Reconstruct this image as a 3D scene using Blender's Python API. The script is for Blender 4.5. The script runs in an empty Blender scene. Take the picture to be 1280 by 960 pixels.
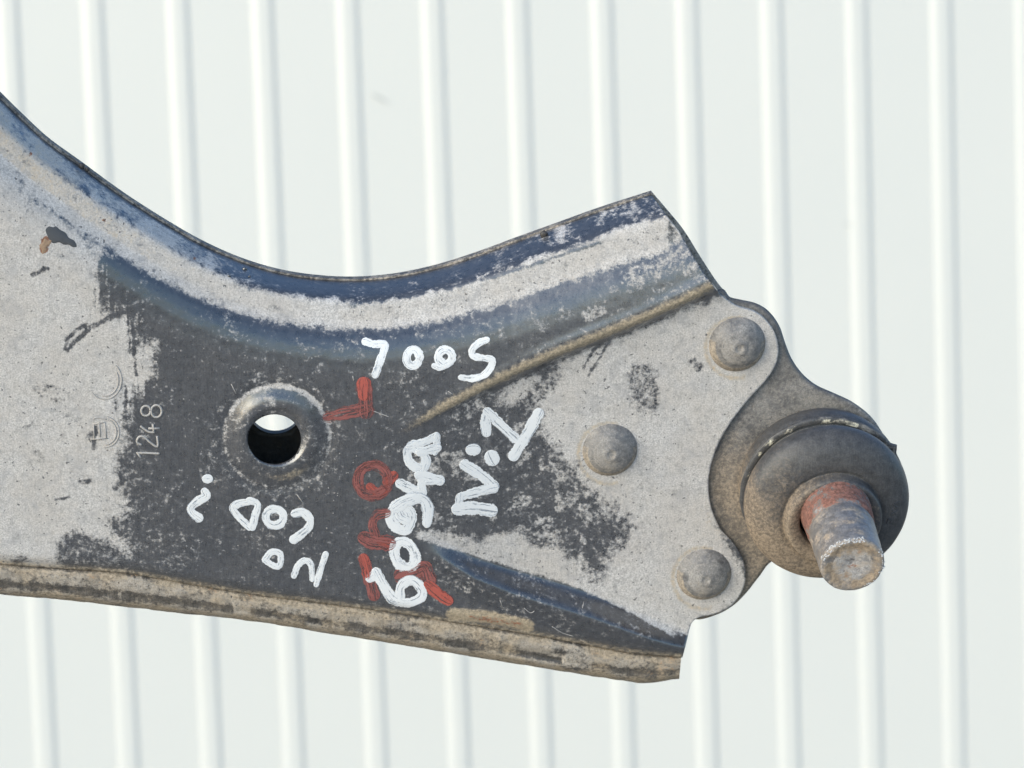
import bpy, math, random
import numpy as np
from mathutils import Vector, Matrix
from mathutils.geometry import delaunay_2d_cdt

random.seed(7)
rng = np.random.default_rng(7)
scene = bpy.context.scene
col = scene.collection

# ------------------------------------------------------------------ camera
S = 0.00022            # metres per unit on the arm
L = 3000.0             # focal length in the same units
PITCH = math.radians(4.9)
ROLL = math.radians(1.97)
CAM = Vector((0, 0, 1.30))
F = Vector((0, math.cos(PITCH), -math.sin(PITCH)))
R0 = Vector((1, 0, 0))
U0 = R0.cross(F)
Rr = R0 * math.cos(ROLL) - U0 * math.sin(ROLL)
Uu = R0 * math.sin(ROLL) + U0 * math.cos(ROLL)
cam_d = bpy.data.cameras.new('camera')
cam = bpy.data.objects.new('camera', cam_d)
col.objects.link(cam)
cam.matrix_world = Matrix.Translation(CAM) @ Matrix((Rr, Uu, -F)).transposed().to_4x4()
cam_d.sensor_width = 36
cam_d.lens = 36 * L / 1280
cam_d.clip_start = 0.01
cam_d.clip_end = 500
cam_d.dof.use_dof = True
cam_d.dof.focus_distance = L * S * 0.99
cam_d.dof.aperture_fstop = 24
scene.camera = cam

# ------------------------------------------------------------------ light
SUN_EL, SUN_AZ = math.radians(18), math.radians(226)   # azimuth clockwise from +Y
world = bpy.data.worlds.new('World')
scene.world = world
world.use_nodes = True
wn = world.node_tree
sky = wn.nodes.new('ShaderNodeTexSky')
sky.sky_type = 'NISHITA'
sky.sun_disc = False
sky.sun_elevation = SUN_EL
sky.sun_rotation = SUN_AZ
sky.air_density = 1.0
sky.dust_density = 0.4
sky.ozone_density = 3.0
bg = wn.nodes['Background']
bg.inputs['Strength'].default_value = 0.095
wn.links.new(sky.outputs[0], bg.inputs[0])
sd = bpy.data.lights.new('sun', 'SUN')
sd.energy = 1.2
sd.angle = math.radians(52)
sd.color = (1.0, 0.90, 0.70)
sun = bpy.data.objects.new('sun', sd)
col.objects.link(sun)
sdir = Vector((math.sin(SUN_AZ) * math.cos(SUN_EL), math.cos(SUN_AZ) * math.cos(SUN_EL), math.sin(SUN_EL)))
sun.rotation_euler = sdir.to_track_quat('Z', 'Y').to_euler()
sun.location = sdir * 5
vs = scene.view_settings
vs.view_transform = 'Standard'
vs.look = 'None'
vs.exposure = 1.34
vs.gamma = 1

# ------------------------------------------------------------------ numeric helpers
def vnoise(x, y, scale, seed=0):
    x = np.asarray(x) / scale + 1000.0; y = np.asarray(y) / scale + 1000.0
    xi = np.floor(x).astype(np.int64); yi = np.floor(y).astype(np.int64)
    fx = x - xi; fy = y - yi
    fx = fx * fx * (3 - 2 * fx); fy = fy * fy * (3 - 2 * fy)
    def hsh(a, b):
        n = (a * 374761393 + b * 668265263 + seed * 974634777) & 0xffffffff
        n = ((n ^ (n >> 13)) * 1274126177) & 0xffffffff
        return ((n ^ (n >> 16)) & 0xffff) / 65535.0
    a = hsh(xi, yi); b = hsh(xi + 1, yi); c = hsh(xi, yi + 1); d = hsh(xi + 1, yi + 1)
    return (a + (b - a) * fx) * (1 - fy) + (c + (d - c) * fx) * fy

def fbm(x, y, scale, seed=0, octv=4):
    t = 0; amp = 0.5; tot = 0
    for i in range(octv):
        t = t + amp * vnoise(x, y, scale / 2 ** i, seed + i * 17); tot += amp; amp *= 0.55
    return t / tot

def sstep(a, b, x):
    t = np.clip((x - a) / (b - a), 0, 1)
    return t * t * (3 - 2 * t)

def seg_dist(px, py, pts):
    """distance to a polyline"""
    best = np.full(np.shape(px), 1e9)
    for (ax, ay), (bx, by) in zip(pts[:-1], pts[1:]):
        vx, vy = bx - ax, by - ay
        t = np.clip(((px - ax) * vx + (py - ay) * vy) / (vx * vx + vy * vy + 1e-9), 0, 1)
        d = np.hypot(px - ax - t * vx, py - ay - t * vy)
        best = np.minimum(best, d)
    return best

def in_poly(px, py, pts):
    ins = np.zeros(np.shape(px), bool)
    n = len(pts)
    for i in range(n):
        x1, y1 = pts[i]; x2, y2 = pts[(i + 1) % n]
        if y1 == y2: continue
        c = ((y1 > py) != (y2 > py)) & (px < (x2 - x1) * (py - y1) / (y2 - y1) + x1)
        ins ^= c
    return ins

def poly_sd(px, py, pts):
    """positive inside"""
    d = seg_dist(px, py, list(pts) + [pts[0]])
    return np.where(in_poly(px, py, pts), d, -d)

def smooth(pts, step=2.0, closed=False):
    """Catmull-Rom through the points, resampled at an even step"""
    P_ = [np.array(p, float) for p in pts]
    n = len(P_); out = []
    rngi = range(n if closed else n - 1)
    for i in rngi:
        if closed:
            p0, p1, p2, p3 = P_[(i - 1) % n], P_[i], P_[(i + 1) % n], P_[(i + 2) % n]
        else:
            p1, p2 = P_[i], P_[i + 1]
            p0 = P_[i - 1] if i > 0 else 2 * p1 - p2
            p3 = P_[i + 2] if i + 2 < n else 2 * p2 - p1
        k = 10
        for j in range(k):
            t = j / k
            out.append(0.5 * (2 * p1 + (p2 - p0) * t + (2 * p0 - 5 * p1 + 4 * p2 - p3) * t * t + (3 * p1 - p0 - 3 * p2 + p3) * t ** 3))
    if not closed: out.append(P_[-1])
    if closed: out.append(out[0])
    a = np.array(out)
    s = np.concatenate([[0], np.cumsum(np.hypot(*(a[1:] - a[:-1]).T))])
    m = max(3, int(round(s[-1] / step)) + 1)
    q = np.linspace(0, s[-1], m)
    r = np.stack([np.interp(q, s, a[:, 0]), np.interp(q, s, a[:, 1])], 1)
    return r[:-1] if closed else r

def chain(*curves):
    out = []
    for c in curves:
        c = [tuple(p) for p in c]
        if out and np.hypot(out[-1][0] - c[0][0], out[-1][1] - c[0][1]) < 0.6: c = c[1:]
        out += c
    return out

# ------------------------------------------------------------------ the arm's own frame (its plate leans back a little)
Nn = (0.09 * Rr - 0.36 * Uu - F).normalized()
Ua = Uu.cross(Nn).normalized()
Va = Nn.cross(Ua)
nR, nU, nF = Nn.dot(Rr), Nn.dot(Uu), Nn.dot(F)
M3 = np.array([[Ua.dot(Rr), Ua.dot(Uu), Ua.dot(F)], [Va.dot(Rr), Va.dot(Uu), Va.dot(F)], [nR, nU, nF]])

def P(px, py, h):
    """plate coordinates (metres) of a traced point lying at height h above the plate"""
    px = np.asarray(px, float); py = np.asarray(py, float); h = np.asarray(h, float) + 0 * px
    d = np.stack([px - 640, 480 - py, np.full(px.shape, L)], -1)
    t = (h + nF * L) / (d @ np.array([nR, nU, nF]))
    p = d * t[..., None]; p[..., 2] -= L
    return (p @ M3.T) * S

arm = bpy.data.objects.new('control_arm', None)
col.objects.link(arm)
arm.matrix_world = Matrix.Translation(CAM + F * L * S) @ Matrix((Ua, Va, Nn)).transposed().to_4x4()
arm['label'] = 'dusty black steel suspension control arm with white and red hand-painted marks and a ball joint'
arm['category'] = 'control arm'

def link(name, me, mat, parent=None, smooth_shade=True):
    o = bpy.data.objects.new(name, me)
    col.objects.link(o)
    if parent is not None: o.parent = parent
    if mat: me.materials.append(mat)
    if smooth_shade:
        me.polygons.foreach_set('use_smooth', np.ones(len(me.polygons), bool))
    me.update()
    return o

def set_wear(me, arr):
    a = me.color_attributes.new('wear', 'FLOAT_COLOR', 'POINT')
    full = np.zeros((len(me.vertices), 4), np.float32)
    full[:, :arr.shape[1]] = arr
    a.data.foreach_set('color', full.ravel())

# ------------------------------------------------------------------ materials
class NT:
    def __init__(s, name):
        s.m = bpy.data.materials.new(name); s.m.use_nodes = True
        s.t = s.m.node_tree; s.b = s.t.nodes['Principled BSDF']; s.out = s.t.nodes['Material Output']
        s.co = s.t.nodes.new('ShaderNodeTexCoord')
    def n(s, typ, **kw):
        nd = s.t.nodes.new(typ)
        for k, v in kw.items(): setattr(nd, k, v)
        return nd
    def l(s, a, b): s.t.links.new(a, b)
    def noise(s, scale, detail=4, rough=.55, vec=None, dist=0):
        nd = s.n('ShaderNodeTexNoise'); nd.inputs['Scale'].default_value = scale
        nd.inputs['Detail'].default_value = detail; nd.inputs['Roughness'].default_value = rough
        nd.inputs['Distortion'].default_value = dist
        s.l(vec if vec is not None else s.co.outputs['Object'], nd.inputs['Vector'])
        return nd.outputs['Fac']
    def math(s, op, a, b=None, c=None, clamp=False):
        nd = s.n('ShaderNodeMath', operation=op); nd.use_clamp = clamp
        for i, v in enumerate((a, b, c)):
            if v is None: continue
            if isinstance(v, (int, float)): nd.inputs[i].default_value = v
            else: s.l(v, nd.inputs[i])
        return nd.outputs[0]
    def ramp(s, x, lo, hi, a=0., b=1.):
        nd = s.n('ShaderNodeMapRange'); nd.interpolation_type = 'SMOOTHSTEP'
        nd.inputs[1].default_value = lo; nd.inputs[2].default_value = hi
        nd.inputs[3].default_value = a; nd.inputs[4].default_value = b
        s.l(x, nd.inputs[0]); return nd.outputs[0]
    def mix(s, f, a, b):
        nd = s.n('ShaderNodeMix', data_type='RGBA')
        for v, i in ((f, 0), (a, 6), (b, 7)):
            if isinstance(v, (int, float)): nd.inputs[i].default_value = v
            elif isinstance(v, tuple): nd.inputs[i].default_value = (*v, 1)
            else: s.l(v, nd.inputs[i])
        return nd.outputs[2]
    def bump(s, h, strength, dist):
        nd = s.n('ShaderNodeBump'); nd.inputs['Strength'].default_value = strength
        nd.inputs['Distance'].default_value = dist
        s.l(h, nd.inputs['Height']); s.l(nd.outputs[0], s.b.inputs['Normal'])

def grime(name, base, dustc=(.60, .58, .565), tanc=(.46, .37, .25), rustc=(.20, .075, .03), rough=.34, metallic=0.,
          speck=.5, coat=0., bump=.35, noise_amp=2.9, fw=.5, film_hi=.30, ior=1.5):
    """wear attribute: R pale dust, G tan mud and painted ground reflection, B rust / bare, A polish"""
    k = NT(name)
    at = k.n('ShaderNodeAttribute'); at.attribute_name = 'wear'
    sep = k.n('ShaderNodeSeparateColor'); k.l(at.outputs['Color'], sep.inputs[0])
    fine = k.noise(2300, 3, .6); mid = k.noise(480, 6, .68); big = k.noise(75, 4, .6); grit = k.noise(1100, 5, .75)
    nz = k.math('ADD', k.math('MULTIPLY', mid, 1 - fw), k.math('MULTIPLY', grit, fw))
    nzc = k.math('MULTIPLY', k.math('SUBTRACT', nz, .5), noise_amp)
    # pale dust
    d = k.ramp(k.math('ADD', sep.outputs[0], nzc), .22, .80)
    # a thin even film everywhere and fine specks
    mp = k.n('ShaderNodeMapping'); k.l(k.co.outputs['Object'], mp.inputs[0]); mp.inputs['Scale'].default_value = (2600, 260, 900); mp.inputs['Rotation'].default_value = (0, 0, .25)
    brush = k.noise(1.0, 3, .6, mp.outputs[0])
    film = k.math('MULTIPLY', k.ramp(k.math('ADD', k.math('MULTIPLY', big, .6), k.math('MULTIPLY', mid, .4)), .32, .72, .06, film_hi), k.ramp(k.math('ADD', k.math('MULTIPLY', brush, .5), k.math('MULTIPLY', fine, .5)), .36, .62, .45, 1.25))
    spk = k.math('MULTIPLY', k.ramp(grit, .62, .72), k.ramp(big, .42, .66, .05, speck))
    film = k.math('MULTIPLY', film, k.ramp(at.outputs['Alpha'], 0, 1, 1, .12))
    dv = k.math('MAXIMUM', k.math('MAXIMUM', k.math('MULTIPLY', d, k.ramp(k.math('ADD', k.math('MULTIPLY', mid, .6), k.math('MULTIPLY', brush, .4)), .34, .56, .74, .97)), film), spk)
    cbase = k.mix(k.ramp(mid, .3, .7), tuple(c * .75 for c in base), tuple(c * 1.3 for c in base))
    dc = k.mix(k.ramp(fine, .3, .7), tuple(c * .72 for c in dustc), tuple(min(1, c * 1.30) for c in dustc))
    dc = k.mix(k.ramp(big, .3, .7, 0, .45), dc, (dustc[0] * .90, dustc[1] * .84, dustc[2] * .76))
    dc = k.mix(k.ramp(k.noise(190, 6, .72, dist=.6), .47, .70, 0, .5), dc, (dustc[0] * .60, dustc[1] * .62, dustc[2] * .66))
    c1 = k.mix(dv, cbase, dc)
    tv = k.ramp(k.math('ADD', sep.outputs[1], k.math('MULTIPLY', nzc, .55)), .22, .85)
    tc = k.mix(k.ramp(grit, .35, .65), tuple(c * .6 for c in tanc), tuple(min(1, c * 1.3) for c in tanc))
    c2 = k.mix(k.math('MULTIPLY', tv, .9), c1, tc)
    rv = k.ramp(k.math('ADD', sep.outputs[2], nzc), .35, .7)
    rc = k.mix(k.ramp(grit, .35, .65), tuple(c * .6 for c in rustc), tuple(min(1, c * 1.6) for c in rustc))
    c3 = k.mix(rv, c2, rc)
    pits = k.ramp(k.noise(900, 2, .5), .285, .335, 1., 0.)
    pits = k.math('MULTIPLY', pits, k.math('MULTIPLY', dv, .85))
    c4 = k.mix(pits, c3, tuple(c * .9 for c in base))
    k.l(c4, k.b.inputs['Base Color'])
    cover = k.math('MAXIMUM', k.math('MAXIMUM', dv, tv), rv)
    r = k.math('ADD', k.ramp(cover, .12, .8, rough, .88), k.math('MULTIPLY', k.math('SUBTRACT', mid, .5), .22), clamp=True)
    k.l(r, k.b.inputs['Roughness'])
    if metallic:
        k.l(k.ramp(cover, 0, .6, metallic, 0), k.b.inputs['Metallic'])
    k.b.inputs['IOR'].default_value = ior; k.b.inputs['Specular IOR Level'].default_value = .5
    hgt = k.math('ADD', k.math('MULTIPLY', cover, .55), k.math('ADD', k.math('MULTIPLY', grit, .5), k.math('MULTIPLY', mid, .35)))
    hgt = k.math('SUBTRACT', hgt, pits)
    k.bump(hgt, bump, .00012)
    return k.m

m_panel = grime('worn_black_paint', (.030, .0345, .045), rough=.30, ior=2.2, film_hi=.13, speck=.36)
m_forge = grime('dusty_forging', (.085, .085, .09), dustc=(.35, .335, .315), tanc=(.33, .27, .205), rough=.5, speck=.35, bump=.5, fw=.85, noise_amp=1.3)
m_rivet = grime('dusty_rivet_steel', (.15, .15, .155), dustc=(.36, .345, .33), tanc=(.38, .32, .25), rough=.42, bump=.35, metallic=.2, fw=.85, noise_amp=1.3)
m_seam = grime('muddy_seam', (.045, .043, .042), dustc=(.48, .435, .38), tanc=(.42, .345, .255), rustc=(.32, .21, .13), rough=.5, bump=.9, noise_amp=2.5, fw=.6)
m_rubber = grime('dusty_rubber', (.045, .047, .053), dustc=(.29, .28, .265), tanc=(.32, .25, .18), rustc=(.50, .47, .38), rough=.46, speck=.3, bump=.45, fw=.85, noise_amp=1.4, film_hi=.22)
m_stud = grime('rusty_stud_steel', (.24, .23, .23), dustc=(.55, .53, .52), tanc=(.38, .29, .20), rustc=(.22, .105, .08), rough=.42, metallic=.5, bump=.8, fw=.6, noise_amp=2.4)

def flat(name, c, rough=.6, metallic=0, nscale=600, amt=.25, bump=.3):
    k = NT(name)
    n_ = k.noise(nscale, 5, .6)
    k.l(k.mix(n_, tuple(v * (1 - amt) for v in c), tuple(min(1, v * (1 + amt)) for v in c)), k.b.inputs['Base Color'])
    k.b.inputs['Roughness'].default_value = rough; k.b.inputs['Metallic'].default_value = metallic
    k.bump(n_, bump, .0001)
    return k.m
m_back = flat('dull_back_steel', (.10, .098, .095), .6)
m_stamp = flat('dust_filled_stamp', (.46, .44, .42), .85)
m_stamp_dark = flat('dark_stamp_line', (.26, .25, .24), .7)
m_chip = flat('scraped_grey_metal', (.085, .088, .095), .5)
m_orange = flat('orange_rust', (.36, .25, .17), .9, nscale=1300, amt=.5, bump=1)
m_chrome = flat('crushed_bright_steel', (.72, .71, .70), .5, .3, 1500, .3, 1.)

def paint_mat(name, full, thin, alpha_lo, thr):
    k = NT(name)
    mp = k.n('ShaderNodeMapping'); k.l(k.co.outputs['UV'], mp.inputs[0]); mp.inputs['Scale'].default_value = (8., .5, 1)
    st = k.noise(1.0, 3, .6, mp.outputs[0], .3)
    gr = k.noise(1500, 3, .6)
    s_ = k.math('ADD', k.math('MULTIPLY', st, .8), k.math('MULTIPLY', gr, .2))
    f = k.ramp(s_, thr - .10, thr + .04)
    k.l(k.mix(f, thin, full), k.b.inputs['Base Color'])
    k.b.inputs['Roughness'].default_value = .45
    k.bump(s_, .25, .00006)
    # ragged rim: u runs 0..1 across the stroke
    sx = k.n('ShaderNodeSeparateXYZ'); k.l(k.co.outputs['UV'], sx.inputs[0])
    e = k.math('ABSOLUTE', k.math('SUBTRACT', sx.outputs[0], .5))
    edge = k.ramp(k.math('ADD', e, k.math('MULTIPLY', k.math('SUBTRACT', gr, .5), .30)), .455, .50, 1, 0)
    a = k.math('MULTIPLY', edge, k.ramp(f, 0, 1, alpha_lo, 1.))
    k.l(a, k.b.inputs['Alpha'])
    return k.m
m_white = paint_mat('white_marker_paint', (.86, .88, .90), (.54, .61, .71), .50, .44)
m_red = paint_mat('faded_red_paint', (.32, .115, .105), (.22, .10, .095), .16, .51)
m_red_b = paint_mat('bright_red_paint', (.47, .115, .09), (.33, .11, .10), .28, .48)

# ------------------------------------------------------------------ fence and ground (the setting)
DF = L * .115 / 105.0
def fence_sheet(i0, i1, fence, mat):
    pitch = .115
    x_off = (649 - 640) / L * DF
    prof = [(-.0026, 0), (-.0010, .0002), (.0008, .0008), (.0062, .0024), (.0080, .0029), (.0100, .0030), (.0222, .0030), (.0238, .0029), (.0252, .0024), (.0288, .0008), (.0302, .0002), (.0318, 0)]
    xs, ys = [], []
    for i in range(i0, i1):
        for a, b in prof: xs.append(i * pitch + a + x_off); ys.append(-b)
    xs.append(i1 * pitch + x_off); ys.append(0)
    zs = np.linspace(.06, 2.2, 60)
    v, f = [], []
    n = len(xs)
    for j, z in enumerate(zs):
        for a, b in zip(xs, ys):
            v.append((a, DF + b + .0006 * math.sin(z * 7 + a * 5), z))
    for j in range(len(zs) - 1):
        for i in range(n - 1):
            f.append((j * n + i, j * n + i + 1, (j + 1) * n + i + 1, (j + 1) * n + i))
    me = bpy.data.meshes.new('ribbed_sheet'); me.from_pydata(v, [], f)
    o = link('ribbed_sheet', me, mat, fence)
    me.polygons.foreach_set('use_smooth', np.zeros(len(me.polygons), bool))
    md = o.modifiers.new('t', 'SOLIDIFY'); md.thickness = .0007; md.offset = -1
    return o
k = NT('white_coated_steel')
nz = k.noise(3, 3, .5); nz2 = k.noise(60, 3, .6)
k.l(k.mix(nz, (.705, .725, .705), (.745, .757, .728)), k.b.inputs['Base Color'])
k.b.inputs['Roughness'].default_value = .38
k.b.inputs['Specular IOR Level'].default_value = .4
k.bump(nz2, .05, .001)
m_fence = k.m
fence = bpy.data.objects.new('metal_fence', None); col.objects.link(fence)
fence['label'] = 'white ribbed sheet metal fence filling the blurred background behind the arm'
fence['category'] = 'fence'
for a, b in ((-30, -10), (-10, 10), (10, 30)): fence_sheet(a, b, fence, m_fence)
m_scuff = flat('grey_scuff', (.50, .52, .51), .6)
def fence_pt(px, py, dy=-.0012):
    d = Rr * (px - 640) + Uu * (480 - py) + F * L
    t = (DF + dy) / d.y
    return CAM + d * t
def scuff(pts, w):
    v, f = [], []
    for i, (x, y) in enumerate(pts):
        ww = w * math.sin(math.pi * (i + .35) / (len(pts) - .3))
        for s_ in (-1, 0, 1): v.append(fence_pt(x, y + s_ * ww, -.0012 - (.0006 if s_ == 0 else 0)))
    for i in range(len(pts) - 1):
        for j in range(2): f.append((i * 3 + j, i * 3 + j + 1, i * 3 + j + 4, i * 3 + j + 3))
    me = bpy.data.meshes.new('scuff_mark'); me.from_pydata([tuple(p) for p in v], [], f)
    link('scuff_mark', me, m_scuff, fence)
scuff([(464, 117), (469, 120), (475, 123), (480, 126), (485, 129)], 1.6)
scuff([(1081, 288), (1085, 290), (1090, 291)], 2.0)
scuff([(1056, 280), (1060, 281), (1064, 281)], 1.2)

gm = bpy.data.meshes.new('ground')
G = 60; gx = np.linspace(-60, 60, G)
gv = [(float(x), float(y), 0.02 * float(vnoise(x, y, 7.))) for y in gx for x in gx]
gf = [(j * G + i, j * G + i + 1, (j + 1) * G + i + 1, (j + 1) * G + i) for j in range(G - 1) for i in range(G - 1)]
gm.from_pydata(gv, [], gf)
k = NT('pale_packed_earth')
k.l(k.mix(k.noise(6, 8, .7), (.30, .26, .21), (.46, .42, .36)), k.b.inputs['Base Color']); k.b.inputs['Roughness'].default_value = .9
k.bump(k.noise(30, 6, .7), .6, .02)
g = link('ground', gm, k.m); g['kind'] = 'structure'

# ------------------------------------------------------------------ traced outlines
TOP = smooth([(-260, -150), (-200, -90), (-130, -12), (-60, 62), (0, 122), (30, 151), (60, 178), (100, 207), (150, 243), (200, 275), (250, 304), (300, 326),
              (350, 341), (400, 348.5), (450, 350), (500, 345), (550, 334), (600, 318), (650, 299.5), (700, 281), (750, 263), (813, 242)], 2.0)
END = smooth([(813, 242), (830, 265), (850, 291), (870, 326), (892, 358), (905, 372)], 2.0)
EAR1 = smooth([(905, 372), (922, 383), (944, 390), (960, 403), (970, 420), (973, 440), (968, 459), (955, 478), (935, 500), (912, 530), (895, 562), (886, 597),
               (888, 630), (900, 660), (916, 677), (928, 697), (932, 720), (927, 740), (914, 757), (895, 767), (876, 771), (866, 777), (862, 786), (858, 803), (853, 822)], 2.0)
CRACK = smooth([(853, 822), (781, 815), (700, 800), (625, 787), (560, 777), (500, 767), (400, 754), (320, 744), (240, 731), (160, 717), (80, 711), (0, 705), (-120, 690), (-260, 672)], 2.0)
LEFT = [(-260, 672), (-260, -150)]
PANEL = chain(TOP, END, EAR1, CRACK)
toppts = [tuple(p) for p in TOP[::3]] + [(813, 242), (900, 212)]
crackpts = [tuple(p) for p in CRACK[::4]] + [(-260, 672)]
UPL = [(480, 552), (500, 543), (550, 513), (600, 487), (650, 463), (700, 441), (750, 421), (800, 401), (850, 379), (893, 358), (930, 338)]
LOL = [(490, 668), (519, 681), (560, 702), (594, 722), (640, 740), (687, 755), (740, 771), (781, 786), (840, 806), (900, 826)]
HC = (346.0, 546.0)
RIV = [(922, 433), (763, 565), (881, 721)]

def yline(x, pts):
    a = np.array(pts); return np.interp(x, a[:, 0], a[:, 1])

prof_d = np.array([0, 3, 12, 22, 27, 33, 42, 52, 62, 72, 84, 98, 116, 140])
prof_h = np.array([-100, -92, -66, -41, -36, -33.5, -31.5, -29, -22.5, -15.5, -9.5, -4.6, -1.2, 0])
def h_panel(x, y):
    dt = seg_dist(x, y, toppts)
    w = np.interp(x, [-100, 0, 400, 560, 700, 813], [.90, .95, 1.0, 1.08, 1.2, 1.28])
    h = np.interp(dt / w, prof_d, prof_h)
    # a few neighbours averaged to round the profile
    for e in (-3, 3): h = h + np.interp(np.maximum(dt / w + e * sstep(4, 20, dt), 0), prof_d, prof_h)
    h = h / 3
    # roll down to the lower seam
    db = seg_dist(x, y, crackpts)
    h = h - 9 * (1 - sstep(0, 16, db)) ** 1.6
    # broad belly of the web
    h = h + 1.6 * np.exp(-(((y - 560) / 110) ** 2)) * sstep(-100, 250, x) * (1 - sstep(420, 620, x))
    # recessed triangle towards the ball joint
    yu = yline(x, UPL); yl = yline(x, LOL)
    A = 18 * sstep(485, 680, x) + 2 * sstep(700, 880, x)
    wu = 5 + 6 * sstep(500, 600, x)
    wl = 17 + 12 * np.exp(-(((x - 700) / 150) ** 2))
    sl = np.clip((yl + 4 - y) / (wl + 6), 0, 1); sl = .3 * sl + .7 * sl * sl * (3 - 2 * sl)
    rec = sstep(-2, wu, y - yu) * sl
    h = h - A * rec
    h = h + 12 * sstep(505, 600, x) * (1 - sstep(800, 858, x)) * (1 - sl) * np.exp(-((np.maximum(0, y - yl) / 24) ** 2))
    # small raised lip just outside the recess's upper line
    h = h + 2.2 * np.exp(-(((y - yu + 9) / 9) ** 2)) * sstep(470, 620, x)
    # boss round the hole
    r = np.hypot(x - HC[0], (y - HC[1]) / .965)
    h = h + 7.0 * (1 - sstep(42, 66, r)) - 1.5 * np.exp(-(((r - 69) / 5) ** 2)) - 5 * (1 - sstep(31, 40, r))
    # slight unevenness
    h = h + .9 * (fbm(x, y, 60, 3, 3) - .5) + .35 * (fbm(x, y, 9, 9, 3) - .5)
    # shallow dents
    h = h - 1.2 * np.exp(-((x - 478) ** 2 + (y - 512) ** 2) / 90) - .8 * np.exp(-((x - 443) ** 2 + (y - 424) ** 2) / 12)
    return h

# wear masks on the panel, traced as stains, plus a ground reflection painted on the boss
def stroke(x, y, pts, w, soft): return 1 - sstep(w, w + soft, seg_dist(x, y, pts))
LEFTDUST = [(-260, 20), (-60, 175), (0, 208), (40, 236), (80, 276), (130, 318), (124, 360), (122, 395), (150, 388), (166, 392), (166, 430), (190, 432), (196, 470), (172, 486), (154, 500),
            (150, 540), (152, 585), (146, 610), (158, 640), (132, 650), (140, 668), (165, 690), (120, 700), (70, 705), (-260, 690)]
TRIDUST = [(560, 520), (640, 478), (700, 452), (800, 410), (900, 368), (985, 380), (990, 470), (900, 560), (900, 660), (945, 740), (862, 800), (790, 768), (690, 725), (600, 692), (520, 672), (540, 655), (600, 668), (640, 660)]
TRIDARK = [(500, 560), (560, 520), (615, 488), (640, 500), (680, 540), (715, 590), (742, 628), (784, 655), (778, 680), (758, 700), (757, 722), (735, 716), (700, 690), (660, 672), (620, 660), (580, 668), (520, 660), (505, 620)]
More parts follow.
